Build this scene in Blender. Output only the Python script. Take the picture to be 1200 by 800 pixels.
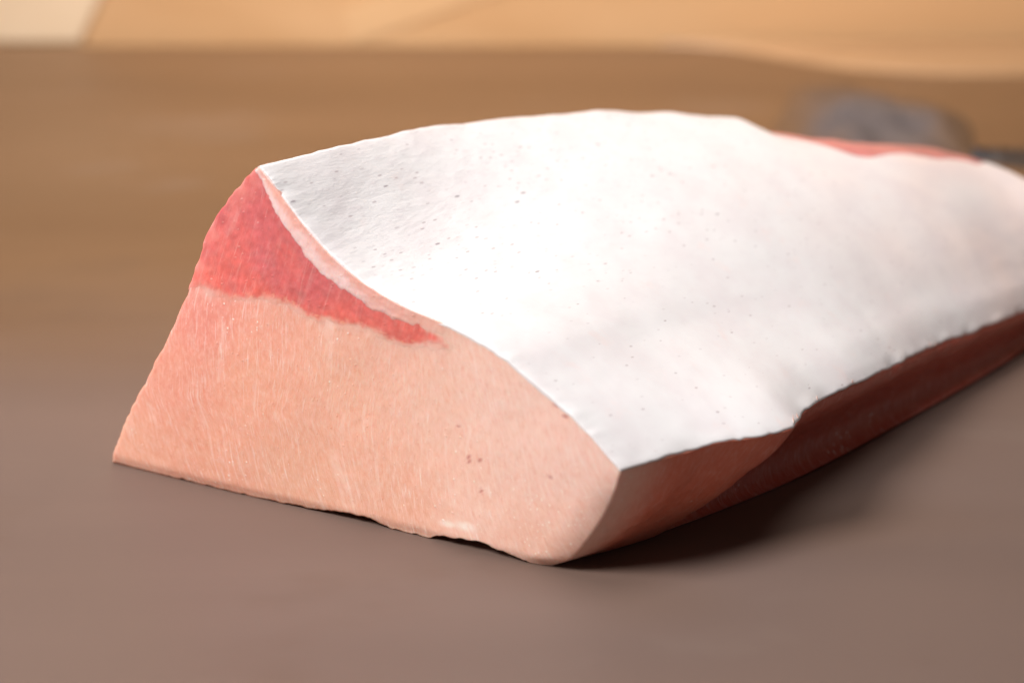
import bpy, math, random
import numpy as np
from mathutils import Vector, noise as mnoise

scene = bpy.context.scene
for o in list(bpy.data.objects):
    bpy.data.objects.remove(o)
random.seed(7)
col = scene.collection

# ------------------------------------------------------------------ camera
cam_d = bpy.data.cameras.new('camera')
cam = bpy.data.objects.new('camera', cam_d)
col.objects.link(cam)
cam.location = (0, 0, 0.25)
cam.rotation_euler = (math.radians(70), 0, 0)
cam_d.sensor_width = 36.0
cam_d.lens = 70.0
cam_d.clip_start = 0.01
cam_d.clip_end = 50
cam_d.dof.use_dof = True
cam_d.dof.focus_distance = 0.582
cam_d.dof.aperture_fstop = 6.0
scene.camera = cam

# ------------------------------------------------------------------ world, lamps, exposure
world = bpy.data.worlds.new('World')
scene.world = world
world.use_nodes = True
bgn = world.node_tree.nodes['Background']
bgn.inputs['Color'].default_value = (1.0, 0.92, 0.87, 1)
bgn.inputs['Strength'].default_value = 0.085


def area_lamp(name, loc, target, size, power, color, spread=180):
    d = bpy.data.lights.new(name, 'AREA')
    d.shape = 'DISK'
    d.size = size
    d.energy = power
    d.color = color
    d.spread = math.radians(spread)
    o = bpy.data.objects.new(name, d)
    col.objects.link(o)
    o.location = loc
    o.rotation_euler = (Vector(target) - Vector(loc)).to_track_quat('-Z', 'Y').to_euler()
    return o


area_lamp('softbox_lamp', (-0.60, 0.22, 0.78), (-0.12, 0.55, 0.0), 0.42, 5.6, (1.0, 0.965, 0.935), 105)
area_lamp('added_skin_fill', (0.13, 0.62, 1.01), (0.03, 0.60, 0.0), 0.50, 4.0, (1.0, 0.985, 0.98))  # unseen lamp, added to whiten the skin side
area_lamp('added_wall_fill', (-0.30, 0.75, 1.3), (0.02, 1.25, 0.0), 0.4, 2.7, (1.0, 0.92, 0.82), 55)  # unseen lamp, added to brighten the wall behind the table

scene.cycles.max_bounces = 6
scene.cycles.diffuse_bounces = 3
scene.cycles.glossy_bounces = 2
scene.cycles.use_adaptive_sampling = True
scene.cycles.adaptive_threshold = 0.02
scene.cycles.use_denoising = True
scene.view_settings.view_transform = 'Standard'
scene.view_settings.look = 'None'
scene.view_settings.exposure = 0
scene.view_settings.gamma = 1
scene.view_settings.use_curve_mapping = False

# ------------------------------------------------------------------ small helpers


def S(c):
    c = c / 255.0
    return c / 12.92 if c <= 0.04045 else ((c + 0.055) / 1.055) ** 2.4


def smooth(e0, e1, x):
    t = np.clip((np.asarray(x, float) - e0) / (e1 - e0), 0, 1)
    return t * t * (3 - 2 * t)


def catmull(keys, pts, t):
    """Monotone-ish cubic Hermite through (key, point), vectorised over t."""
    k = np.asarray(keys, float)
    p = np.asarray(pts, float)
    if p.ndim == 1:
        p = p[:, None]
    m = np.zeros_like(p)
    m[1:-1] = (p[2:] - p[:-2]) / (k[2:] - k[:-2])[:, None]
    m[0] = (p[1] - p[0]) / (k[1] - k[0])
    m[-1] = (p[-1] - p[-2]) / (k[-1] - k[-2])
    t = np.atleast_1d(np.asarray(t, float))
    i = np.clip(np.searchsorted(k, t, side='right') - 1, 0, len(k) - 2)
    h = (k[i + 1] - k[i])
    u = ((t - k[i]) / h)[:, None]
    h = h[:, None]
    return ((2 * u**3 - 3 * u**2 + 1) * p[i] + (u**3 - 2 * u**2 + u) * h * m[i]
            + (-2 * u**3 + 3 * u**2) * p[i + 1] + (u**3 - u**2) * h * m[i + 1])


def resample(pts, n):
    """Smooth curve through pts, n samples evenly spaced along it."""
    p = np.asarray(pts, float)
    key = np.concatenate([[0], np.cumsum(np.linalg.norm(np.diff(p, axis=0), axis=1))])
    d = catmull(key, p, np.linspace(0, key[-1], n * 6))
    L = np.concatenate([[0], np.cumsum(np.linalg.norm(np.diff(d, axis=0), axis=1))])
    q = np.linspace(0, L[-1], n)
    return np.stack([np.interp(q, L, d[:, j]) for j in range(d.shape[1])], 1)


def nz(p, scale, seed=0.0):
    """Perlin noise for an (N,3) or (N,2) array."""
    p = np.asarray(p, float)
    if p.shape[1] == 2:
        p = np.concatenate([p, np.zeros((len(p), 1))], 1)
    return np.array([mnoise.noise(Vector((q[0] * scale + seed, q[1] * scale - seed * 1.7, q[2] * scale + seed * 0.6))) for q in p])


def build(name, verts, faces, mat, parent=None, colors=None, uv=None, flat=False, rim=0):
    me = bpy.data.meshes.new(name)
    me.from_pydata([tuple(map(float, v)) for v in verts], [], faces)
    me.update()
    if colors is not None:
        a = me.color_attributes.new('Col', 'FLOAT_COLOR', 'POINT')
        c = np.ones((len(verts), 4), np.float32)
        colors = np.asarray(colors)
        c[:, :colors.shape[1]] = colors
        a.data.foreach_set('color', c.ravel())
    if uv is not None:
        a = me.attributes.new('fib', 'FLOAT_VECTOR', 'POINT')
        c = np.zeros((len(verts), 3), np.float32)
        c[:, :uv.shape[1]] = uv
        a.data.foreach_set('vector', c.ravel())
    import bmesh
    bm = bmesh.new()
    bm.from_mesh(me)
    bmesh.ops.recalc_face_normals(bm, faces=bm.faces)
    bm.to_mesh(me)
    bm.free()
    if not flat:
        me.polygons.foreach_set('use_smooth', [True] * (len(me.polygons) - rim) + [False] * rim)   # the last faces are cut rims
    me.materials.append(mat)
    o = bpy.data.objects.new(name, me)
    col.objects.link(o)
    o.parent = parent
    return o


class NT:
    def __init__(self, name):
        self.m = bpy.data.materials.new(name)
        self.m.use_nodes = True
        self.t = self.m.node_tree
        self.b = self.t.nodes['Principled BSDF']

    def n(self, typ, **kw):
        x = self.t.nodes.new(typ)
        for k, v in kw.items():
            setattr(x, k, v)
        return x

    def l(self, a, b):
        self.t.links.new(a, b)

    def attr(self, name):
        return self.n('ShaderNodeAttribute', attribute_name=name)

    def mapping(self, vec, scale, loc=(0, 0, 0), rot=(0, 0, 0)):
        x = self.n('ShaderNodeMapping')
        self.l(vec, x.inputs['Vector'])
        x.inputs['Scale'].default_value = scale
        x.inputs['Location'].default_value = loc
        x.inputs['Rotation'].default_value = rot
        return x.outputs[0]

    def noise(self, vec, scale, detail=3, rough=0.55, dist=0.0):
        x = self.n('ShaderNodeTexNoise')
        self.l(vec, x.inputs['Vector'])
        x.inputs['Scale'].default_value = scale
        x.inputs['Detail'].default_value = detail
        x.inputs['Roughness'].default_value = rough
        x.inputs['Distortion'].default_value = dist
        return x.outputs['Fac']

    def voro(self, vec, scale, rnd=1.0, feature='F1'):
        x = self.n('ShaderNodeTexVoronoi', feature=feature)
        self.l(vec, x.inputs['Vector'])
        x.inputs['Scale'].default_value = scale
        x.inputs['Randomness'].default_value = rnd
        return x

    def rng(self, v, a, b, c=0.0, d=1.0, smooth=True):
        x = self.n('ShaderNodeMapRange')
        x.interpolation_type = 'SMOOTHSTEP' if smooth else 'LINEAR'
        self.l(v, x.inputs['Value'])
        for k, q in zip(('From Min', 'From Max', 'To Min', 'To Max'), (a, b, c, d)):
            x.inputs[k].default_value = q
        return x.outputs[0]

    def math(self, op, a, b=None):
        x = self.n('ShaderNodeMath', operation=op)
        for i, q in enumerate((a, b)):
            if q is None:
                continue
            if isinstance(q, (int, float)):
                x.inputs[i].default_value = q
            else:
                self.l(q, x.inputs[i])
        return x.outputs[0]

    def mix(self, fac, a, b, blend='MIX'):
        x = self.n('ShaderNodeMix', data_type='RGBA', blend_type=blend)
        for s, q in ((x.inputs[0], fac), (x.inputs[6], a), (x.inputs[7], b)):
            if isinstance(q, (int, float)):
                s.default_value = q
            elif isinstance(q, tuple):
                s.default_value = (*q, 1) if len(q) == 3 else q
            else:
                self.l(q, s)
        return x.outputs[2]

    def bump(self, h, strength, dist, normal=None):
        x = self.n('ShaderNodeBump')
        x.inputs['Strength'].default_value = strength
        x.inputs['Distance'].default_value = dist
        self.l(h, x.inputs['Height'])
        if normal is not None:
            self.l(normal, x.inputs['Normal'])
        return x.outputs[0]

    def set(self, **kw):
        for k, v in kw.items():
            s = self.b.inputs[k.replace('_', ' ')]
            if isinstance(v, (int, float)):
                s.default_value = v
            elif isinstance(v, tuple):
                s.default_value = v
            else:
                self.l(v, s)


# ------------------------------------------------------------------ materials
def flesh_material(name, fibre=1.0, sss=0.35):
    k = NT(name)
    ca = k.attr('Col')
    c, cut = ca.outputs['Color'], ca.outputs['Alpha']
    f = k.attr('fib').outputs['Vector']
    # blotches and fine grain
    big = k.noise(f, 110, 3)
    fine = k.noise(k.mapping(f, (760, 330, 1)), 1.0, 5, 0.72, 0.3)
    c = k.mix(k.rng(big, 0.3, 0.7, 0.0, 0.22), c, k.mix(1.0, c, (0.92, 0.80, 0.76), 'MULTIPLY'))
    c = k.mix(k.rng(fine, 0.48, 0.72, 0.0, 0.50 * fibre), c, k.mix(0.42, c, (0.99, 0.82, 0.75)))
    c = k.mix(k.rng(fine, 0.52, 0.30, 0.0, 0.52), c, k.mix(1.0, c, (0.90, 0.72, 0.65), 'MULTIPLY'))
    # wide-spaced pale sheets of connective tissue
    m = k.mapping(f, (170, 7, 1))
    sept = k.noise(m, 1.0, 2, 0.4, 0.4)
    line = k.rng(k.math('ABSOLUTE', k.math('SUBTRACT', sept, 0.5)), 0.0, 0.030, 1.0, 0.0)
    brk = k.math('MULTIPLY', cut, k.rng(k.noise(f, 60, 4, 0.7), 0.42, 0.60))
    c = k.mix(k.math('MULTIPLY', line, k.math('MULTIPLY', brk, 0.26 * fibre)), c, (0.98, 0.80, 0.73))
    # hair-fine fibres
    m2 = k.mapping(f, (2100, 120, 1))
    hair = k.noise(m2, 1.0, 4, 0.65, 0.6)
    brk2 = k.math('MULTIPLY', cut, k.rng(k.noise(f, 50, 3, 0.6), 0.35, 0.65))
    c = k.mix(k.math('MULTIPLY', k.rng(hair, 0.52, 0.72), k.math('ADD', k.math('MULTIPLY', brk2, 0.42 * fibre), 0.14 * fibre)), c, (0.98, 0.84, 0.78))
    # tiny wet highlights painted into the colour as pale dots
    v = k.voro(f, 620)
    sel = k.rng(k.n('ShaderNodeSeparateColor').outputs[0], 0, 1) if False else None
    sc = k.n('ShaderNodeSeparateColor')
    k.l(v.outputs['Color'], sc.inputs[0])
    sparkle = k.math('MULTIPLY', k.rng(v.outputs['Distance'], 0.10, 0.30, 1.0, 0.0), k.rng(sc.outputs[0], 0.80, 0.86))
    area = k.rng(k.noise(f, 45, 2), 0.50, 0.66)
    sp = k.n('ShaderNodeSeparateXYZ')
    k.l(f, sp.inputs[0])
    glint_zone = k.math('MULTIPLY', k.math('MULTIPLY', k.rng(sp.outputs[0], 0.128, 0.145), k.rng(sp.outputs[0], 0.176, 0.166)), k.rng(sp.outputs[1], 0.036, 0.018))
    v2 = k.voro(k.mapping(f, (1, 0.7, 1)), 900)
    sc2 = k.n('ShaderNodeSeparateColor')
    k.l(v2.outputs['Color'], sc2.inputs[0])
    glint = k.math('MULTIPLY', k.math('MULTIPLY', k.rng(v2.outputs['Distance'], 0.12, 0.32, 1.0, 0.0), k.rng(sc2.outputs[0], 0.74, 0.80)), glint_zone)
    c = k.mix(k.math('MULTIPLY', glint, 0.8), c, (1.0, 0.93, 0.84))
    c = k.mix(k.math('MULTIPLY', k.math('MULTIPLY', sparkle, area), 0.75 * fibre), c, (1.0, 0.90, 0.82))
    # wet relief
    h = k.math('ADD', k.math('MULTIPLY', fine, 0.5), k.math('ADD', k.math('MULTIPLY', hair, 0.6), k.math('MULTIPLY', sparkle, 0.5)))
    nrm = k.bump(h, 0.55, 0.00028)
    nrm = k.bump(k.noise(f, 260, 3), 0.16, 0.0006, nrm)
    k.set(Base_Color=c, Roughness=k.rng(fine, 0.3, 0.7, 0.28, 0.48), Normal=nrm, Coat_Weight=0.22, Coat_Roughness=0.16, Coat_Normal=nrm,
          Subsurface_Weight=sss, Subsurface_Radius=(1.0, 0.38, 0.24), Subsurface_Scale=0.0018,
          Specular_IOR_Level=0.42)
    return k.m


def skin_material():
    k = NT('pale skin membrane')
    c = k.attr('Col').outputs['Color']
    f = k.attr('fib').outputs['Vector']
    den = k.attr('den').outputs['Fac']
    cloud = k.noise(f, 60, 4, 0.6)
    c = k.mix(k.rng(cloud, 0.35, 0.70, 0.0, 0.35), c, (0.70, 0.61, 0.635))
    mott = k.noise(k.mapping(f, (1, 0.45, 1), rot=(0, 0, 0.5)), 430, 3, 0.6)
    c = k.mix(k.math('MULTIPLY', k.rng(mott, 0.52, 0.74), k.math('ADD', k.math('MULTIPLY', den, 0.45), 0.10)), c, (0.68, 0.635, 0.665))
    # scale pockets: short dark dashes
    def dashes(scale, rot, thr, w):
        v = k.voro(k.mapping(f, (1, 0.42, 1), rot=(0, 0, rot)), scale)
        sc = k.n('ShaderNodeSeparateColor')
        k.l(v.outputs['Color'], sc.inputs[0])
        lim = k.math('SUBTRACT', thr, k.math('MULTIPLY', den, 0.30))
        s = k.math('GREATER_THAN', sc.outputs[1], lim)
        d = k.rng(v.outputs['Distance'], w * 0.45, w, 1.0, 0.0)
        return k.math('MULTIPLY', k.math('MULTIPLY', s, d), k.rng(sc.outputs[2], 0, 1, 0.35, 1.0))
    d1 = dashes(430, 0.55, 1.01, 0.20)
    d2 = dashes(800, 0.40, 0.88, 0.30)
    c = k.mix(k.math('MULTIPLY', d1, 0.75), c, (0.28, 0.23, 0.26))
    c = k.mix(k.math('MULTIPLY', d2, 0.55), c, (0.38, 0.30, 0.32))
    # warm translucent patches
    warm = k.noise(f, 95, 3, 0.6)
    c = k.mix(k.rng(warm, 0.58, 0.78, 0.0, 0.22), c, (0.86, 0.62, 0.58))
    cell = k.voro(k.mapping(f, (1, 0.6, 1), rot=(0, 0, 0.5)), 300, 1.0, 'SMOOTH_F1').outputs['Distance']
    fib = k.noise(k.mapping(f, (900, 300, 1), rot=(0, 0, 0.5)), 1.0, 3, 0.6, 0.6)
    h = k.math('ADD', k.math('MULTIPLY', cell, 0.7), k.math('MULTIPLY', fib, 0.6))
    h = k.math('ADD', h, k.math('MULTIPLY', mott, 0.9))
    h = k.math('MULTIPLY', h, k.math('ADD', k.math('MULTIPLY', den, 0.85), 0.22))
    nrm = k.bump(h, 0.52, 0.00032)
    nrm = k.bump(k.noise(f, 70, 2), 0.10, 0.0010, nrm)
    k.set(Base_Color=c, Roughness=0.42, Normal=nrm, Subsurface_Weight=0.0,
          Subsurface_Radius=(1.0, 0.6, 0.5), Subsurface_Scale=0.002, Specular_IOR_Level=0.5)
    return k.m


def table_material():
    k = NT('brown-grey table wood')
    p = k.n('ShaderNodeTexCoord').outputs['Object']
    g = k.noise(k.mapping(p, (1.6, 12, 8)), 1.0, 3, 0.5, 0.4)
    blot = k.noise(k.mapping(p, (3.0, 6.0, 3)), 1.0, 3, 0.5)
    sp = k.n('ShaderNodeSeparateXYZ')
    k.l(p, sp.inputs[0])
    # greyer wood along the near edge, browner further in
    near_grey = k.rng(k.math('ADD', sp.outputs[1], k.math('MULTIPLY', k.math('SUBTRACT', blot, 0.5), 0.22)), -0.06, 0.16, 1.0, 0.0)
    brown = k.mix(k.rng(g, 0.3, 0.7), (0.136, 0.070, 0.031), (0.158, 0.084, 0.040))
    grey = k.mix(k.rng(g, 0.3, 0.7), (0.140, 0.094, 0.078), (0.156, 0.105, 0.087))
    c = k.mix(near_grey, brown, grey)
    c = k.mix(k.rng(blot, 0.55, 0.72, 0, 0.45), c, (0.12, 0.064, 0.034))
    stain = k.noise(k.mapping(p, (9, 16, 9), loc=(3.1, 1.7, 0)), 1.0, 4, 0.6)
    c = k.mix(k.rng(stain, 0.56, 0.70, 0, 0.22), c, (0.105, 0.062, 0.040))
    c = k.mix(k.rng(stain, 0.42, 0.30, 0, 0.16), c, (0.20, 0.150, 0.125))
    fine = k.noise(k.mapping(p, (40, 500, 200)), 1.0, 3)
    k.set(Base_Color=c, Roughness=k.rng(blot, 0.3, 0.7, 0.45, 0.6), Normal=k.bump(fine, 0.05, 0.0004),
          Specular_IOR_Level=0.35)
    return k.m


def wood_material(name, a, b, sx=2.0, sy=2.0, sz=20.0, rough=0.55):
    k = NT(name)
    p = k.n('ShaderNodeTexCoord').outputs['Object']
    g = k.noise(k.mapping(p, (sx, sy, sz)), 1.0, 4, 0.55, 0.6)
    fine = k.noise(k.mapping(p, (sx * 12, sy * 12, sz * 12)), 1.0, 3)
    c = k.mix(k.rng(g, 0.3, 0.7), a, b)
    k.set(Base_Color=c, Roughness=rough, Normal=k.bump(fine, 0.1, 0.0008))
    return k.m


def cloth_material(name, a, b, rim):
    k = NT(name)
    p = k.n('ShaderNodeTexCoord').outputs['Object']
    g = k.noise(p, 25, 3)
    w = k.noise(p, 900, 2)
    ln = k.n('ShaderNodeVectorMath', operation='LENGTH')
    k.l(k.mapping(p, (20, 9.5, 0)), ln.inputs[0])
    d = k.math('ADD', ln.outputs['Value'], k.math('MULTIPLY', k.math('SUBTRACT', g, 0.5), 0.5))
    c = k.mix(k.rng(g, 0.3, 0.7), a, b)
    c = k.mix(k.rng(d, 0.35, 0.95), c, rim)          # blends into the tabletop brown at the hem, imitating blur
    k.set(Base_Color=c, Roughness=0.9, Normal=k.bump(w, 0.3, 0.0006))
    return k.m


def steel_material():
    k = NT('brushed steel')
    p = k.n('ShaderNodeTexCoord').outputs['Object']
    g = k.noise(k.mapping(p, (8, 300, 300)), 1.0, 3)
    k.set(Base_Color=k.mix(k.rng(g, 0.3, 0.7), (0.10, 0.105, 0.125), (0.15, 0.155, 0.175)), Metallic=1.0,
          Roughness=k.rng(g, 0.3, 0.7, 0.28, 0.42))
    return k.m


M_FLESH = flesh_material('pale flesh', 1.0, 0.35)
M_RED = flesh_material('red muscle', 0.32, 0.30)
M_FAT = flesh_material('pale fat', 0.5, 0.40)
M_SKIN = skin_material()
M_TABLE = table_material()
M_WALL = wood_material('pale wall wood', (0.60, 0.35, 0.17), (0.68, 0.42, 0.22), 3, 3, 14)
M_BOARD = wood_material('light board wood', (0.30, 0.17, 0.085), (0.37, 0.22, 0.115), 3, 30, 30)
M_CREAM = wood_material('cream board', (0.78, 0.59, 0.40), (0.83, 0.65, 0.46), 6, 6, 6)
M_BATTEN = wood_material('batten wood', (0.645, 0.395, 0.20), (0.71, 0.455, 0.245), 8, 8, 8)
M_CLOTH = cloth_material('blue grey cloth', (0.082, 0.069, 0.074), (0.104, 0.083, 0.080), (0.118, 0.062, 0.028))
M_STEEL = steel_material()
M_HANDLE = wood_material('dark handle wood', (0.02, 0.014, 0.012), (0.045, 0.03, 0.022), 20, 200, 200, 0.4)


def tag(o, label=None, cat=None, group=None, kind=None):
    for k, v in (('label', label), ('category', cat), ('group', group), ('kind', kind)):
        if v:
            o[k] = v
    return o


def bevel_box(name, size, mat, parent=None, bev=0.003, loc=(0, 0, 0), rot=(0, 0, 0)):
    import bmesh
    bm = bmesh.new()
    bmesh.ops.create_cube(bm, size=1)
    for v in bm.verts:
        v.co = Vector((v.co.x * size[0], v.co.y * size[1], v.co.z * size[2]))
    bmesh.ops.bevel(bm, geom=bm.edges[:], offset=bev, segments=3, affect='EDGES', profile=0.5)
    me = bpy.data.meshes.new(name)
    bm.to_mesh(me)
    bm.free()
    me.materials.append(mat)
    o = bpy.data.objects.new(name, me)
    col.objects.link(o)
    o.location = loc
    o.rotation_euler = rot
    o.parent = parent
    return o


# ------------------------------------------------------------------ setting: tabletop and wall
t = bevel_box('tabletop', (2.4, 1.18, 0.04), M_TABLE, None, 0.004, (0, 0.635, -0.02))
tag(t, 'brown and greyish wooden tabletop under the fish loin', 'table', kind='structure')
w = bevel_box('wall', (3.2, 0.04, 1.6), M_WALL, None, 0.004, (0, 1.252, 0.30))
tag(w, 'light tan wooden wall behind the table', 'wall', kind='structure')

# ------------------------------------------------------------------ the fish loin
# front cut: a vertical plane; a = metres along its base, z = height
O = np.array([-0.12576, 0.57475, 0.0])
BDIR = np.array([0.87673, -0.48097, 0.0])
NDIR = np.array([-0.48097, -0.87673, 0.0])     # outward, to the camera's left
mm = 0.001
LEFT = np.array([(0, 0.3), (7.9, 16.9), (18.4, 33.0), (26.6, 46.8), (34.6, 61.6), (39.4, 73.0), (44.8, 84.9), (51.4, 93.5), (57.8, 100.4), (61.8, 104.2)]) * mm
TOP = np.array([(61.8, 104.2), (68.0, 98.3), (74.9, 91.0), (81.9, 84.5), (88.9, 79.3), (97.2, 74.6), (108.3, 70.4), (122.0, 67.2), (131.5, 64.3), (140.8, 60.5), (148.7, 55.8), (156.6, 51.1), (164.4, 46.1), (170.9, 41.0), (177.3, 35.4)]) * mm
RIGHT = np.array([(154.6, 0.2), (161.6, 4.9), (168.2, 14.2), (172.9, 23.0), (175.6, 29.4), (177.3, 35.4)]) * mm
BOT = np.array([(0, 0.3), (16.5, 0.1), (34.5, 0.1), (55.3, 0.1), (67.8, 0.6), (78.6, 1.0), (86.1, 2.4), (95.1, 2.1), (102.4, 0.4), (109.6, 0.1), (115.4, 0.4), (121.1, 2.4), (128.2, 3.2), (135.2, 3.0), (143.4, 1.4), (150.0, 0.2), (154.6, 0.2)]) * mm
BL_UP = np.array([(60.3, 103.2), (65.0, 97.1), (69.9, 89.5), (75.2, 83.5), (81.6, 76.9), (90.1, 73.2), (97.1, 69.3), (105.5, 66.9), (113.8, 65.6), (120.8, 63.4)]) * mm
BL_LO = np.array([(36.2, 63.3), (47.2, 64.5), (55.8, 64.8), (64.9, 66.0), (69.4, 65.5), (76.6, 62.5), (86.8, 62.2), (96.8, 61.7), (105.3, 59.3), (113.7, 60.3), (120.8, 60.6)]) * mm
FAT_LO = np.array([(60.3, 103.2), (65.0, 97.1), (69.9, 89.5), (75.2, 83.5), (81.6, 76.9), (90.1, 73.2), (97.1, 69.3), (105.5, 66.9), (113.8, 65.6), (120.6, 63.9), (128.8, 62.0), (140.1, 59.0)]) * mm

NU, NV, NTT = 170, 120, 170


def rough_curve(c, amp, scale, seed):
    d = np.gradient(c, axis=0)
    d /= np.linalg.norm(d, axis=1)[:, None] + 1e-12
    nn = np.stack([-d[:, 1], d[:, 0]], 1)
    e = smooth(0, 0.06, np.linspace(0, 1, len(c))) * smooth(0, 0.06, np.linspace(1, 0, len(c)))
    a = amp * (nz(c, scale, seed) + 0.6 * nz(c, scale * 2.7, seed + 9))
    return c + nn * (a * e)[:, None]


cL = rough_curve(resample(LEFT, NV), 0.0006, 170, 3.1)
cT = rough_curve(resample(TOP, NU), 0.0004, 180, 5.2)
cR = resample(RIGHT, NV)
cB = resample(BOT, NU)
cB[:, 1] += (0.0007 * nz(cB, 300, 8.4) + 0.0004 * nz(cB, 800, 4.4)) * smooth(0, 0.06, np.linspace(0, 1, NU)) * smooth(0, 0.06, np.linspace(1, 0, NU))
cB[:, 1] = np.maximum(cB[:, 1], 0.0001)


def coons(bot, top, left, right):
    nu, nv = len(bot), len(left)
    u = np.linspace(0, 1, nu)[:, None, None]
    v = np.linspace(0, 1, nv)[None, :, None]
    a = (1 - v) * bot[:, None] + v * top[:, None]
    b = (1 - u) * left[None] + u * right[None]
    c = ((1 - u) * (1 - v) * bot[0] + u * (1 - v) * bot[-1] + (1 - u) * v * top[0] + u * v * top[-1])
    return a + b - c


def face_disp(az):
    """Gentle hollow and swell of the cut, metres outward."""
    a, z = az[:, 0], az[:, 1]
    d = 0.0016 * np.sin(a * 38 + 0.5) * np.sin(z * 34 + 0.4)
    d += 0.00028 * nz(az, 55, 1.3) + 0.00006 * nz(az, 210, 4.3)
    d -= 0.0009 * smooth(0.0045, 0.0, z)**1.5          # sags and rounds under at its foot
    # the edge towards the right side is rounded off
    ra = np.interp(z, cR[:, 1], cR[:, 0])
    e = np.clip(1 - (ra - a) / 0.011, 0, 1)
    d -= 0.0020 * e**2.2 * smooth(0.036, 0.020, z) * 1.0
    return d


def face3(az, extra=0.0):
    az = np.asarray(az, float)
    d = face_disp(az) + extra
    return O + az[:, :1] * BDIR + az[:, 1:2] * np.array([0, 0, 1.0]) + d[:, None] * NDIR


FACE = coons(cB, cT, cL, cR)                  # (NU, NV, 2)
cap = face3(FACE.reshape(-1, 2)).reshape(NU, NV, 3)

# guide lines along the length
TP = [0, 0.20, 0.42, 0.62, 0.80, 0.93, 1.05, 1.18, 1.26]
P = [tuple(cap[0, -1]), (-0.025, 0.618, 0.0975), (0.030, 0.674, 0.0888), (0.0765, 0.7045, 0.0800),
     (0.1235, 0.7235, 0.0703), (0.167, 0.752, 0.0590), (0.199, 0.744, 0.0450), (0.226, 0.745, 0.028), (0.236, 0.742, 0.014)]
TR = [0, 0.12, 0.42, 0.62, 0.85, 1.05, 1.18, 1.26]
R = [tuple(cap[-1, -1]), (0.0510, 0.5090, 0.0353), (0.1065, 0.5735, 0.0280), (0.1420, 0.6215, 0.0225), (0.1800, 0.668, 0.0175), (0.211, 0.706, 0.0130), (0.229, 0.727, 0.010), (0.236, 0.737, 0.008)]
# where the trimmed skin edge really runs: it steps in at the fold
TE = [0, 0.12, 0.245, 0.30, 0.34, 0.42, 0.62, 0.85, 1.05, 1.18, 1.26]
RE = [tuple(cap[-1, -1]), (0.0535, 0.5045, 0.0357), (0.0785, 0.5195, 0.0345), (0.0855, 0.5355, 0.0336), (0.0930, 0.5500, 0.0322),
      (0.1090, 0.5715, 0.0297), (0.1420, 0.6215, 0.0225), (0.1800, 0.668, 0.0175), (0.211, 0.706, 0.0130), (0.229, 0.727, 0.010), (0.236, 0.737, 0.008)]
TQ = [0, 0.18, 0.42, 0.62, 0.85, 1.05, 1.18, 1.26]
Q = [tuple(cap[-1, 0]), (0.0400, 0.5205, 0.0003), (0.0870, 0.5600, 0.0003), (0.128, 0.6050, 0.0003), (0.176, 0.6620, 0.0003), (0.209, 0.7065, 0.0003), (0.227, 0.729, 0.0003), (0.235, 0.738, 0.0005)]
TB = [0, 0.2, 0.42, 0.65, 0.85, 1.05, 1.18, 1.26]
Bk = [tuple(cap[0, 0]), (-0.078, 0.648, 0.0003), (-0.016, 0.712, 0.0003), (0.045, 0.748, 0.0003), (0.115, 0.775, 0.0003), (0.178, 0.776, 0.0003), (0.216, 0.760, 0.0003), (0.234, 0.746, 0.0005)]

tt = np.linspace(0, 1.26, NTT)
tt = np.concatenate([[0, 0.002, 0.005], np.linspace(0.01, 1.26, NTT - 3)])
Pc, Rc, Qc, Bc = (catmull(*x, tt) for x in ((TP, P), (TR, R), (TQ, Q), (TB, Bk)))
stepR = catmull(TE, RE, tt) - Rc
# the ridge and the skin edge are knife-trimmed: a little uneven
wobP, wobR = np.zeros((NTT, 3)), np.zeros((NTT, 3))
for arr, wb, sd, am in ((Pc, wobP, 2.0, 0.0007), (Rc, wobR, 6.0, 0.0010)):
    w_ = smooth(0.0, 0.06, tt) * smooth(1.26, 1.1, tt)
    wb[:, 2] = am * w_ * (nz(arr, 60, sd) + 0.5 * nz(arr, 190, sd))
    wb[:, 0] = am * w_ * nz(arr, 120, sd + 5)
wobR_all = wobR + stepR

su = np.linspace(0, 1, NU)
sv = np.linspace(0, 1, NV)
DOME = np.array([0.40, -0.26, 0.88])


def off(curve, a, b, s):
    return curve - ((1 - s)[:, None] * a + s[:, None] * b)


cTs = face3(resample(TOP, NU))
oT = off(cTs, cTs[0], cTs[-1], su)              # smooth profile of the top
oTr = off(cap[:, -1], cap[0, -1], cap[-1, -1], su) - oT   # knife marks, only at the cut itself
oL = off(cap[0, :], cap[0, 0], cap[0, -1], sv)
oR = off(cap[-1, :], cap[-1, 0], cap[-1, -1], sv)
oB = off(cap[:, 0], cap[0, 0], cap[-1, 0], su)


def notch(t_):
    return np.array([0.0008, -0.0030, -0.0036]) * smooth(0.632, 0.675, t_) * (1 - smooth(0.98, 1.10, t_))


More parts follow.
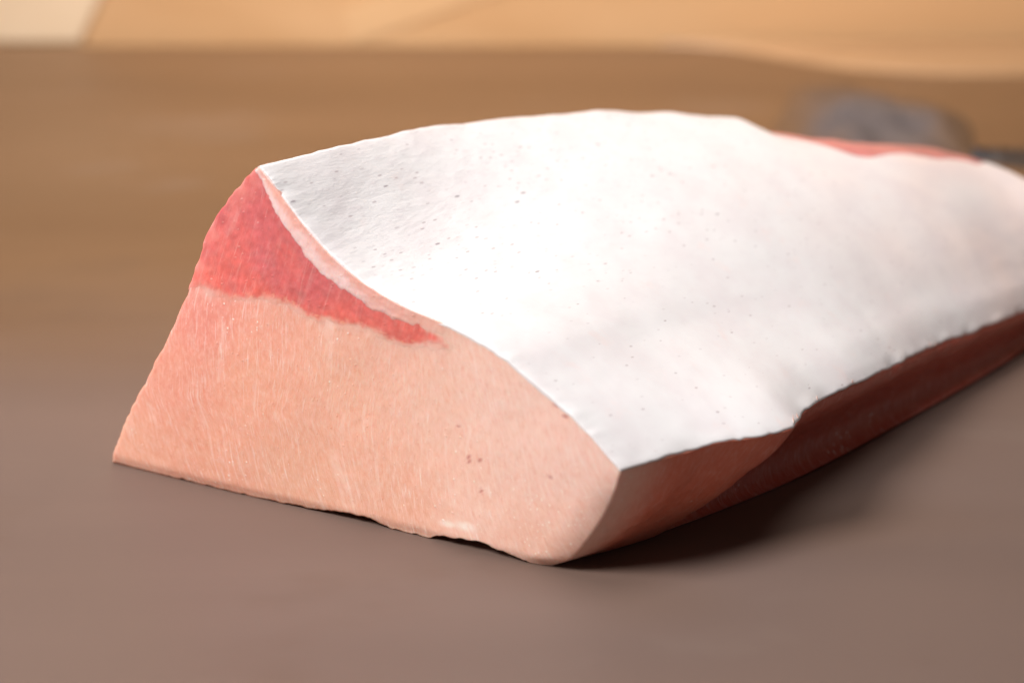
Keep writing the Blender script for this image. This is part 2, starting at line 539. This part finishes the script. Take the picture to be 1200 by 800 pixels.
def top_curve(i, su=su):
    t_ = tt[i]
    oT_ = catmull(np.linspace(0, 1, NU), oT, su)
    oTr_ = catmull(np.linspace(0, 1, NU), oTr, su) * (1 - smooth(0.0, 0.025, t_))
    wS = 1 - smooth(0.0, 0.40, t_)
    amp = 0.0090 * smooth(0.05, 0.7, t_) * (1 - smooth(1.0, 1.26, t_)) + 0.002 * smooth(1.1, 1.26, t_)
    dome = amp * (np.sin(np.pi * su**0.9))**0.9
    edge = 0.0012 * smooth(0.1, 0.5, t_) * smooth(0.80, 1.0, su)      # rolls over towards the thin side
    c = (1 - su)[:, None] * Pc[i] + su[:, None] * Rc[i] + oT_ * wS + oTr_ + dome[:, None] * DOME
    c += smooth(0.05, 0.0, su)[:, None] * wobP[i] + smooth(0.965, 1.0, su)[:, None] * wobR[i] + smooth(0.72, 1.0, su)[:, None] * stepR[i]
    c[:, 2] += edge * np.sin(np.pi * smooth(0.80, 1.0, su))
    # trimmed-away strip behind the notch
    c += notch(t_) * smooth(0.22, 0.0, su)[:, None]
    return c


def right_curve(i):
    t_ = tt[i]
    base = (1 - sv)[:, None] * Qc[i] + sv[:, None] * (Rc[i] + wobR_all[i])
    out = np.array([0.72, -0.69, 0.0])
    # a hollow cut near the front, then a fold that swells out; the crease leans towards the front at its foot
    tc = 0.200 + 0.072 * sv
    k = smooth(-0.016, 0.020, t_ - tc)
    hollow = 0.0030 * np.sin(np.pi * sv) * smooth(0.0, 0.10, t_)
    swell = (-0.0095 * np.sin(np.pi * sv**0.62) + 0.0035 * np.sin(np.pi * sv**3)) * (1 - smooth(0.9, 1.26, t_)) * (1 - 0.6 * smooth(0.4, 0.95, t_))
    d = hollow * (1 - k) + swell * k
    base[:, :2] -= 0.0015 * (k * (1 - sv)**2)[:, None] * out[:2]
    return base + oR * (1 - smooth(0.0, 0.16, t_)) + d[:, None] * out


def left_curve(i):
    t_ = tt[i]
    base = (1 - sv)[:, None] * Bc[i] + sv[:, None] * (Pc[i] + wobP[i] + notch(t_))
    return base + oL * (1 - smooth(0, 0.5, t_)) + (0.004 * np.sin(np.pi * sv) * smooth(0.1, 0.5, t_))[:, None] * np.array([-0.55, 0.8, 0])


def bottom_curve(i):
    t_ = tt[i]
    return (1 - su)[:, None] * Bc[i] + su[:, None] * Qc[i] + oB * (1 - smooth(0, 0.20, t_))


tops = np.stack([top_curve(i) for i in range(NTT)])          # (NTT, NU, 3)
rings = []
for i in range(NTT):
    b_, r_, t_, l_ = bottom_curve(i), right_curve(i), tops[i], left_curve(i)
    rings.append(np.concatenate([b_[:-1], r_[:-1], t_[::-1][:-1], l_[::-1][:-1]]))
rings = np.stack(rings)
NR = rings.shape[1]
# small unevenness of the long sides
flat_r = rings.reshape(-1, 3)
wob = (0.0007 * nz(flat_r, 70, 2.2) + 0.00022 * nz(flat_r, 260, 7.2)).reshape(NTT, NR)
ctr = rings.mean(1, keepdims=True)
dirr = rings - ctr
dirr /= np.linalg.norm(dirr, axis=2, keepdims=True)
wall_zone = np.zeros(NR)
wall_zone[NU - 1:NU + NV - 2] = np.sin(np.pi * sv[:-1])
rings[1:] += (dirr * (wob * wall_zone[None] * smooth(0, 0.03, tt)[:, None] * 1.3)[:, :, None])[1:]
rings[:, :, 2] = np.maximum(rings[:, :, 2], 0.0001)

verts = list(cap.reshape(-1, 3))
idx = lambda i, j: i * NV + j
ring0 = ([idx(i, 0) for i in range(NU - 1)] + [idx(NU - 1, j) for j in range(NV - 1)]
         + [idx(i, NV - 1) for i in range(NU - 1, 0, -1)] + [idx(0, j) for j in range(NV - 1, 0, -1)])
faces = [(idx(i, j), idx(i + 1, j), idx(i + 1, j + 1), idx(i, j + 1)) for i in range(NU - 1) for j in range(NV - 1)]
prev = ring0
for k in range(1, NTT):
    base = len(verts)
    verts.extend(rings[k])
    cur = list(range(base, base + NR))
    for q in range(NR):
        q2 = (q + 1) % NR
        faces.append((prev[q], cur[q], cur[q2], prev[q2]))
    prev = cur
verts.append(rings[-1].mean(0))
for q in range(NR):
    faces.append((prev[q], len(verts) - 1, prev[(q + 1) % NR]))
verts = np.array(verts)

# flesh colour: the meat's own pinks, by place on the cut
CP = np.array([(6.9, 5.2), (40, 9.2), (71.4, 10.2), (107, 9.8), (132.5, 12.8), (154.3, 7.2), (169.9, 21.1), (28.9, 34.9), (57.5, 40.2), (87.7, 45.7),
               (116.2, 48.5), (143.4, 41), (164.5, 35.2), (39.9, 55.8), (64.5, 57.4), (88, 56.2), (110.8, 55.1), (132.8, 56.6), (154, 45.6), (48, 80)]) * mm
CC = np.array([(236, 168, 142), (232, 160, 134), (230, 170, 142), (234, 172, 146), (243, 200, 184), (236, 184, 164), (244, 200, 186), (232, 150, 130), (236, 166, 138), (238, 178, 150),
               (243, 200, 181), (245, 207, 195), (245, 205, 195), (228, 132, 122), (234, 158, 138), (236, 176, 156), (240, 180, 162), (244, 202, 188), (245, 206, 195), (222, 96, 92)], float)
CC[:-1] += (np.array([244, 206, 186]) - CC[:-1]) * 0.26
CC = np.vectorize(S)(CC)


def flesh_col(az):
    d2 = ((az[:, None, :] - CP[None]) ** 2).sum(2)
    wt = 1 / (d2 + 0.00012) ** 1.6
    return (wt[:, :, None] * CC[None]).sum(1) / wt.sum(1)[:, None]


def curve_dist(az, c):
    c = resample(c, 160)
    return np.sqrt(((az[:, None, :] - c[None]) ** 2).sum(2).min(1))


azf = FACE.reshape(-1, 2)


def cut_col(az):
    c = flesh_col(az)
    dl = curve_dist(az, BL_LO)
    below = smooth(0.0045, 0.0, dl)[:, None] * (0.45 + 0.6 * nz(az, 200, 2)[:, None]).clip(0, 1)
    return c * (1 - below) + np.array([S(238), S(184), S(172)]) * below


ccap = cut_col(azf)
# a few tiny blood spots and one white fat knot
for (a, z, r, rz) in ((132.6, 28.5, .35, 1.1), (129.0, 28.0, .45, 1.6), (133.1, 19.2, .4, 1.0), (155.4, 28.7, .5, .6), (125.8, 37.0, .4, .5), (157.9, 50.1, 1.6, .5), (160, 47.5, 1.0, .5)):
    dd = np.sqrt(((azf[:, 0] - a * mm) / r) ** 2 + ((azf[:, 1] - z * mm) / rz) ** 2) / mm
    s_ = (smooth(1.6, 0.4, dd) * 0.7)[:, None]
    ccap = ccap * (1 - s_) + np.array([0.42, 0.06, 0.06]) * s_
for (a, z, r, rz) in ((128.2, 7.1, 3.2, 1.5), (122.0, 6.5, 2.6, 1.0)):
    dd = np.sqrt(((azf[:, 0] - a * mm) / r) ** 2 + ((azf[:, 1] - z * mm) / rz) ** 2) / mm
    s_ = (smooth(1.5, 0.3, dd) * 0.85)[:, None]
    ccap = ccap * (1 - s_) + np.array([0.95, 0.82, 0.74]) * s_

wallc = np.array([0.55, 0.115, 0.078])  # darker than the flesh itself: the side's shade is put into its colour
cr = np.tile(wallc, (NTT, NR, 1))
cr = cr + (np.array([0.80, 0.225, 0.140]) - wallc) * smooth(0.30, 0.18, tt)[:, None, None]  # less of that painted shade ahead of the fold
# colour flows from the cut round the edge into the side
edge_cols = ccap.reshape(NU, NV, 3)
ring0c = np.array([edge_cols[i // NV, i % NV] for i in ring0])
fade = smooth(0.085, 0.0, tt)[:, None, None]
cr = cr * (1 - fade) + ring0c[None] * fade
# exposed red muscle along the far ridge
ti0 = NU - 1 + NV - 1
for k in range(NTT):
    rd = smooth(0.635, 0.66, tt[k]) * smooth(1.05, 0.97, tt[k])
    s_ = su[::-1][:-1]
    base = np.array([S(240), S(200), S(190)])
    red = np.array([0.62, 0.205, 0.20])
    z_ = smooth(0.42, 0.34, s_)[:, None]
    red = red * (1 + 0.35 * mnoise.noise(Vector((tt[k] * 38, 1.7, 0))))
    tgt = red * rd + base * (1 - rd)
    cr[k, ti0:ti0 + NU - 1] = cr[k, ti0:ti0 + NU - 1] * (1 - z_) + tgt * z_
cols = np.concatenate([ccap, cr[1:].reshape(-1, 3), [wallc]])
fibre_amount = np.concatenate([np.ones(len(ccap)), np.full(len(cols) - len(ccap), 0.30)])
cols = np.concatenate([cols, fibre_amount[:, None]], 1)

# fibre coordinates
za = azf[:, 1]
bend = 0.10 * np.maximum(0, 0.030 - za) * smooth(0.12, 0.08, azf[:, 0]) * 3 + 0.10 * (za - 0.03) - 0.9 * np.maximum(0, azf[:, 0] - 0.10) * (za - 0.03) / 0.1
bend = bend + 0.0035 * nz(azf, 24, 3.7) + 0.0012 * nz(azf, 75, 5.1)
uvc = np.stack([azf[:, 0] - bend, za, 0.02 * np.sin(azf[:, 0] * 90)], 1)
uvr = np.zeros((NTT, NR, 3))
uvr[:, :, 0] = tt[:, None] * 0.28
hh = np.concatenate([[0], np.cumsum(np.linalg.norm(np.diff(rings[0], axis=0), axis=1))])
uvr[:, :, 1] = rings[:, :, 2] + 0.0
uvr[:, :, 2] = 0.02
uvr[:, ti0:ti0 + NU - 1, 1] = su[::-1][:-1] * 0.12
uv = np.concatenate([uvc, uvr[1:].reshape(-1, 3), [[0.3, 0.01, 0]]])

loin = bpy.data.objects.new('fish_loin', None)
col.objects.link(loin)
loin.empty_display_size = 0.05
loin.location = (0.04, 0.60, 0.0)
tag(loin, 'raw block of pale pink fish loin with white skin side up on the brown table', 'fish')
ORG = np.array([0.04, 0.60, 0.0])

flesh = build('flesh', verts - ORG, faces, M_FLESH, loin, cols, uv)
flesh['label'] = 'pale pink flesh with fine fibres on its cut face'

# ---- skin membrane over the top
SS, ST = 170, NTT
ts = tt.copy()
s0 = 0.25 * smooth(0.645, 0.76, ts) * (1 - 0.62 * smooth(0.90, 1.04, ts)) * (1 - smooth(1.08, 1.2, ts))
s0 = s0 + 0.030 * smooth(0.66, 0.70, ts) * np.array([mnoise.noise(Vector((q * 40, 3.3, 0))) for q in ts])
s0 = s0 - 0.045 * np.exp(-((ts - 0.825) / 0.03) ** 2)
s1 = 1.0 - 0.006 * np.abs([mnoise.noise(Vector((q * 60, 9.3, 0))) for q in ts]) * smooth(0.01, 0.05, ts)
lin = np.linspace(0, 1, SS)
grid = np.zeros((ST, SS, 3))
sval = np.zeros((ST, SS))
for k in range(ST):
    sq = max(s0[k], 0) + (s1[k] - max(s0[k], 0)) * lin
    sval[k] = sq
    grid[k] = top_curve(k, sq)
gu = np.gradient(grid, axis=0)
gv = np.gradient(grid, axis=1)
nn = np.cross(gu, gv)
nn /= np.linalg.norm(nn, axis=2, keepdims=True) + 1e-12
if nn[:, :, 2].mean() < 0:
    nn = -nn
th = 0.00040 * np.ones((ST, SS))
th[:, -3:] *= np.array([0.95, 0.8, 0.5])
th[:, :3] *= np.array([0.5, 0.8, 0.95])
lump = 0.00035 * nz(grid.reshape(-1, 3), 60, 1.1).reshape(ST, SS) + 0.00012 * nz(grid.reshape(-1, 3), 240, 4.1).reshape(ST, SS)
th[0] *= 0.15
th[1] *= 0.45
th[2] *= 0.75
up = grid + nn * (th + np.maximum(lump * 0.6, -0.00025))[:, :, None]
dn = grid - nn * 0.0006
# the skin's front edge stands a hair proud of the cut
up[0] += NDIR * 0.00005
dn[0] += NDIR * 0.00005
sk_v = np.concatenate([up.reshape(-1, 3), dn.reshape(-1, 3)])
NG = ST * SS
g = lambda k, j: k * SS + j
sk_f = []
for k in range(ST - 1):
    for j in range(SS - 1):
        sk_f.append((g(k, j), g(k + 1, j), g(k + 1, j + 1), g(k, j + 1)))
        sk_f.append((NG + g(k, j), NG + g(k, j + 1), NG + g(k + 1, j + 1), NG + g(k + 1, j)))
border = ([(k, 0) for k in range(ST - 1)] + [(ST - 1, j) for j in range(SS - 1)] + [(k, SS - 1) for k in range(ST - 1, 0, -1)] + [(0, j) for j in range(SS - 1, 0, -1)])
for q in range(len(border)):
    a, b = border[q], border[(q + 1) % len(border)]
    sk_f.append((g(*a), g(*b), NG + g(*b), NG + g(*a)))
white = np.array([0.79, 0.772, 0.782])
pink = np.array([0.90, 0.735, 0.69])
tg = np.repeat(ts[:, None], SS, 1)
pf = smooth(0.40, 1.0, tg) * 0.85
pf = np.maximum(pf, smooth(0.05, 0.0, sval) * 0.45 * smooth(0.1, 0.3, tg))
pf = np.clip(pf + 0.40 * nz(grid.reshape(-1, 3), 45, 8.8).reshape(ST, SS) * smooth(0.3, 0.8, tg), 0, 1)
skc = white * (1 - pf[:, :, None]) + pink * pf[:, :, None]
uvs = np.zeros((ST, SS, 3))
uvs[:, :, 0] = sval * 0.125
uvs[:, :, 1] = tg * 0.28
den = smooth(0.75, 0.15, sval) * smooth(0.85, 0.20, tg) + 0.05 * smooth(0.95, 0.5, tg)
skin = build('skin', sk_v - ORG, sk_f, M_SKIN, loin, np.concatenate([skc.reshape(-1, 3)] * 2), np.concatenate([uvs.reshape(-1, 3)] * 2), rim=len(border))
skin['label'] = 'white speckled skin membrane on the sloping top'
a_ = skin.data.attributes.new('den', 'FLOAT', 'POINT')
a_.data.foreach_set('value', np.concatenate([den.ravel()] * 2).astype(np.float32))


# ---- pieces let into the cut face: dark red muscle and the fat under the skin
def inlay(name, lo, upc, left, right, mat, colour_fn, dip, proud, depth, nu=150, nv=50, seed=1.0, soft=0.0050, thin=0.0):
    lo_, up_, le, ri = resample(lo, nu), resample(upc, nu), resample(left, nv), resample(right, nv)
    G = coons(lo_, up_, le, ri)
    az = G.reshape(-1, 2)
    u = np.repeat(np.linspace(0, 1, nu)[:, None], nv, 1).ravel()
    v = np.repeat(np.linspace(0, 1, nv)[None], nu, 0).ravel()
    e = np.ones(len(az))
    jag = 0.0009 * nz(az, 300, seed + 7) + 0.0006 * nz(az, 800, seed + 2)
    if 'lo' in dip: e *= smooth(0.0002, soft, curve_dist(az, lo) + jag)
    if 'up' in dip: e *= 1 - smooth(0.80, 0.94, u) * (1 - smooth(0.0002, soft, curve_dist(az, upc) + jag * 0.7))
    if 'right' in dip: e *= smooth(0.0002, soft, curve_dist(az, right) + jag)
    proud = proud * (1 - thin * smooth(0.64, 0.88, u))
    h = proud * (e * 1.3 - 0.3) - thin * 0.0003 * smooth(0.80, 0.95, u) + proud * 0.3 * nz(az, 420, seed) + proud * 0.25 * nz(az, 900, seed + 3)
    front = face3(az, h)
    back = face3(az, -depth * np.ones(len(az)))
    V = np.concatenate([front, back])
    n_ = len(az)
    F = []
    gi = lambda i, j: i * nv + j
    for i in range(nu - 1):
        for j in range(nv - 1):
            F.append((gi(i, j), gi(i + 1, j), gi(i + 1, j + 1), gi(i, j + 1)))
            F.append((n_ + gi(i, j), n_ + gi(i, j + 1), n_ + gi(i + 1, j + 1), n_ + gi(i + 1, j)))
    bd = ([(i, 0) for i in range(nu - 1)] + [(nu - 1, j) for j in range(nv - 1)] + [(i, nv - 1) for i in range(nu - 1, 0, -1)] + [(0, j) for j in range(nv - 1, 0, -1)])
    for q in range(len(bd)):
        a, b = bd[q], bd[(q + 1) % len(bd)]
        F.append((gi(*a), n_ + gi(*a), n_ + gi(*b), gi(*b)))
    c = colour_fn(az, u, v, e)
    fibre = np.stack([az[:, 0] * 0.8 - az[:, 1] * 0.3, az[:, 1], 0 * u + 0.3], 1)
    return build(name, V - ORG, F, mat, loin, np.concatenate([c, c]), np.concatenate([fibre, fibre]), rim=len(bd))


def red_col(az, u, v, e):
    deep = np.array([S(210), S(108), S(110)])
    bright = np.array([S(230), S(116), S(106)])
    n1 = nz(az, 110, 2.5)[:, None]
    k = np.clip(smooth(0.55, 0.0, v) + smooth(0.35, 0.9, u) + 0.6 * n1[:, 0], 0, 1)[:, None]
    c = deep * (1 - k) + bright * k
    c = c * (1 + 0.16 * nz(az, 650, 7.7)[:, None] + 0.10 * nz(az, 260, 3.1)[:, None])
    gr = (smooth(0.0050, 0.0028, curve_dist(az, lo_c)) * smooth(0.18, 0.42, nz(az, 1150, 5.5)) * 0.75)[:, None]
    c = c * (1 - gr) + np.array([S(246), S(176), S(146)]) * gr
    lf = (smooth(0.10, 0.0, u) * (0.5 + 0.9 * nz(az, 260, 6.0)).clip(0, 1))[:, None]
    c = c * (1 - lf) + np.array([S(238), S(150), S(140)]) * lf
    b = (1 - smooth(0.36, 0.98, e + 0.14 * nz(az, 330, 1.5) + 0.10 * nz(az, 900, 2.5)))[:, None]
    b[:, 0] *= smooth(0.0, 0.05, u)
    return c * (1 - b) + cut_col(az) * b


i_lo = int(np.argmin(np.abs(cL[:, 1] - BL_LO[0, 1])))
i_up = int(np.argmin(np.abs(cL[:, 1] - BL_UP[0, 1])))
left_edge = cL[i_lo:i_up + 1].copy()
left_edge[:, 0] -= 0.0003
lo_c = BL_LO.copy(); lo_c[0] = left_edge[0]
up_c = BL_UP.copy(); up_c[0] = left_edge[-1]
lo_c[1:, 1] -= 0.0032
up_c[1:, 1] += 0.0016
lo_c[-1] += np.array([0.0048, 0.0006])
up_c[-1] += np.array([0.0048, -0.0012])
lo_c[-2] += np.array([0.0015, 0])
up_c[-2] += np.array([0.0015, 0])
red = inlay('bloodline', lo_c, up_c, left_edge, np.array([lo_c[-1], (lo_c[-1] + up_c[-1]) / 2 + np.array([0.0012, 0]), up_c[-1]]), M_RED, red_col, ('lo', 'up', 'right'), 0.00015, 0.006, 170, 64, 2.0)
red['label'] = 'dark pink red muscle wedge below the ridge'


def fat_col(az, u, v, e):
    c = np.array([S(240), S(206), S(204)]) + 0 * az[:, :1]
    warm = np.array([S(236), S(178), S(166)])
    k = np.clip(smooth(0.45, 0.9, v) * 0.9 + smooth(0.3, 0.85, u) + 0.7 * nz(az, 180, 3.4), 0, 1)[:, None]
    c = c * (1 - k) + warm * k
    lowb = (smooth(0.30, 0.0, v) * smooth(0.8, 0.5, u))[:, None] * 0.55
    c = c * (1 - lowb) + np.array([S(226), S(120), S(118)]) * lowb
    lowe = ((1 - smooth(0.25, 0.95, e)) * smooth(0.80, 0.60, u))[:, None]
    c = c * (1 - lowe) + np.array([S(204), S(90), S(92)]) * lowe
    b = np.clip(smooth(0.60, 0.95, u) + (1 - smooth(0.25, 0.95, e)) * smooth(0.60, 0.80, u), 0, 1)[:, None]
    return c * (1 - b) + flesh_col(az) * b


ft = resample(TOP, 60)
ft = ft[:int(60 * 0.66)]
ft = ft + np.array([0.0, -0.0002])
fl = FAT_LO.copy()
fl[0] = ft[0] + np.array([-0.0022, -0.0022])
fl[-1] = ft[-1] + np.array([-0.0005, -0.0012])
fl[1:-1] += np.array([-0.0016, -0.0024])
fat = inlay('fat_layer', fl, ft, np.array([fl[0], (fl[0] + ft[0]) / 2, ft[0]]), np.array([fl[-1], (fl[-1] + ft[-1]) / 2, ft[-1]]), M_FAT, fat_col, ('lo', 'right'), 0.00028, 0.004, 150, 36, 5.0, 0.0028, 1.0)
fat['label'] = 'thin whitish fat band between the red muscle and the skin'

# ---- loose shreds along the trimmed skin edge
for (t_, ln, lean) in ((0.262, 0.0026, 0.4), (0.275, 0.0020, -0.3), (0.325, 0.0016, 0.2), (0.395, 0.0014, 0.5), (0.60, 0.0020, -0.4), (0.612, 0.0012, 0.3)):
    k = int(np.argmin(np.abs(ts - t_)))
    p0 = up[k, -2]
    al = up[min(k + 1, ST - 1), -2] - up[k - 1, -2]
    al /= np.linalg.norm(al)
    dirv = np.array([-0.30, 0.25, 0.75]) + al * lean
    dirv /= np.linalg.norm(dirv)
    sd = np.cross(dirv, [0.5, -0.8, 0.2])
    sd /= np.linalg.norm(sd)
    V, F = [], []
    for q in range(6):
        f_ = q / 5
        c_ = p0 - dirv * 0.0006 + dirv * ln * f_ + al * ln * 0.35 * f_ * f_
        r_ = 0.00042 * (1 - f_) ** 0.8 + 0.00003
        for an in range(6):
            th_ = an * math.pi / 3
            V.append(c_ + al * r_ * 1.5 * math.cos(th_) + np.cross(al, dirv) * r_ * 0.5 * math.sin(th_))
        if q:
            for an in range(6):
                a0, a1 = (q - 1) * 6 + an, (q - 1) * 6 + (an + 1) % 6
                F.append((a0, a1, a1 + 6, a0 + 6))
    F.append(tuple(range(5, -1, -1)))
    F.append(tuple(range(30, 36)))
    V = np.array(V)
    build('skin_shred', V - ORG, F, M_FAT, loin, np.tile(np.array([0.72, 0.42, 0.36]), (len(V), 1)), V)

# ------------------------------------------------------------------ blurred things behind
cb = bevel_box('leaning_board', (0.40, 0.0014, 0.20), M_CREAM, None, 0.0006, (-0.44, 1.2311, 0.1005), (0, 0, 0))
tag(cb, 'blurred cream board leaning on the wall at the upper left', 'board')
for v in cb.data.vertices:                     # its right edge is cut on a slant
    if v.co.x > 0:
        v.co.x += 0.55 * (v.co.z + 0.1) - 0.03
bt = bevel_box('paper_strip', (0.26, 0.0005, 0.022), M_BATTEN, None, 0.0001, (0.02, 1.2316, 0.052), (0, math.radians(-19), 0))
tag(bt, 'blurred pale strip slanting up the wall, top centre', 'strip')

# low rounded board lying against the wall
outline = resample([(0.09, 1.2255), (0.135, 1.207), (0.175, 1.170), (0.215, 1.145), (0.27, 1.135), (0.34, 1.142), (0.45, 1.150), (0.60, 1.160), (0.66, 1.20), (0.66, 1.2255)], 60)
hts = ((0.0, 0.0002), (0.005, 0.0022), (0.030, 0.0045))
V, F = [], []
oc = np.array([0.38, 1.20])
for ins, z in hts:
    for p in outline:
        d = oc - p
        d = d / np.linalg.norm(d)
        q = p + d * ins
        V.append((q[0], min(q[1], 1.2262), z))
m_ = len(outline)
for r_ in range(len(hts) - 1):
    for q in range(m_):
        q2 = (q + 1) % m_
        F.append((r_ * m_ + q, r_ * m_ + q2, (r_ + 1) * m_ + q2, (r_ + 1) * m_ + q))
F.append(tuple(range(2 * m_, 3 * m_)))
F.append(tuple(range(m_ - 1, -1, -1)))
tb = build('cutting_board', V, F, M_BOARD, flat=True)
tag(tb, 'blurred light wooden board lying by the wall at the upper right', 'board')

# crumpled dark cloth: a low folded heap
n = 44
V, F = [], []
for i in range(n):
    for j in range(n):
        x = (i / (n - 1) - 0.5); y = (j / (n - 1) - 0.5)
        x, y = x * math.sqrt(1 - 2 * y * y), y * math.sqrt(1 - 2 * x * x)
        r = math.hypot(x, y) * 2
        rr = 1 + 0.18 * mnoise.noise(Vector((x * 3, y * 3, 2.0)))
        q = max(0.0, 1 - (r / rr) ** 2)
        zz = 0.009 * q ** 0.7 * (1 + 0.7 * mnoise.noise(Vector((x * 6, y * 9, 0.5)))) + 0.0006
        V.append((x * 0.10 * rr, y * 0.22 * rr, zz))
N1 = len(V)
V += [(x, y, 0.0002) for x, y, z in V]
for i in range(n - 1):
    for j in range(n - 1):
        a = i * n + j
        F.append((a, a + n, a + n + 1, a + 1))
        F.append((N1 + a, N1 + a + 1, N1 + a + n + 1, N1 + a + n))
bd = [(i, 0) for i in range(n - 1)] + [(n - 1, j) for j in range(n - 1)] + [(i, n - 1) for i in range(n - 1, 0, -1)] + [(0, j) for j in range(n - 1, 0, -1)]
for q in range(len(bd)):
    a = bd[q][0] * n + bd[q][1]; b = bd[(q + 1) % len(bd)]; b = b[0] * n + b[1]
    F.append((a, b, N1 + b, N1 + a))
cl = build('folded_cloth', V, F, M_CLOTH)
cl.location = (0.185, 0.985, 0.0)
tag(cl, 'blurred dark blue-grey cloth heap behind the ridge of the loin', 'cloth')

# knife lying on the table behind the right end
kn = bpy.data.objects.new('kitchen_knife', None)
col.objects.link(kn)
kn.location = (0.208, 0.868, 0.0)
kn.rotation_euler = (0, 0, math.radians(-8))
tag(kn, 'blurred dark steel knife behind the right end of the loin', 'knife')
V, F = [], []
NB = 24
for i in range(NB + 1):
    x = 0.20 * i / NB
    wd = 0.040 * min(1, (x / 0.09 + 0.02)) ** 0.6
    for (y, z) in ((0.020, 0.0185), (0.020, 0.0215), (0.020 - wd, 0.0202), (0.020 - wd, 0.0198)):
        V.append((x, y, z - 0.003 * (y < 0.019)))
    if i:
        a = (i - 1) * 4
        for q in range(4):
            F.append((a + q, a + (q + 1) % 4, a + 4 + (q + 1) % 4, a + 4 + q))
F.append((3, 2, 1, 0)); F.append(tuple(NB * 4 + q for q in range(4)))
build('blade', V, F, M_STEEL, kn, flat=True)
bevel_box('handle', (0.115, 0.030, 0.037), M_HANDLE, kn, 0.008, (0.2575, 0.002, 0.0187))
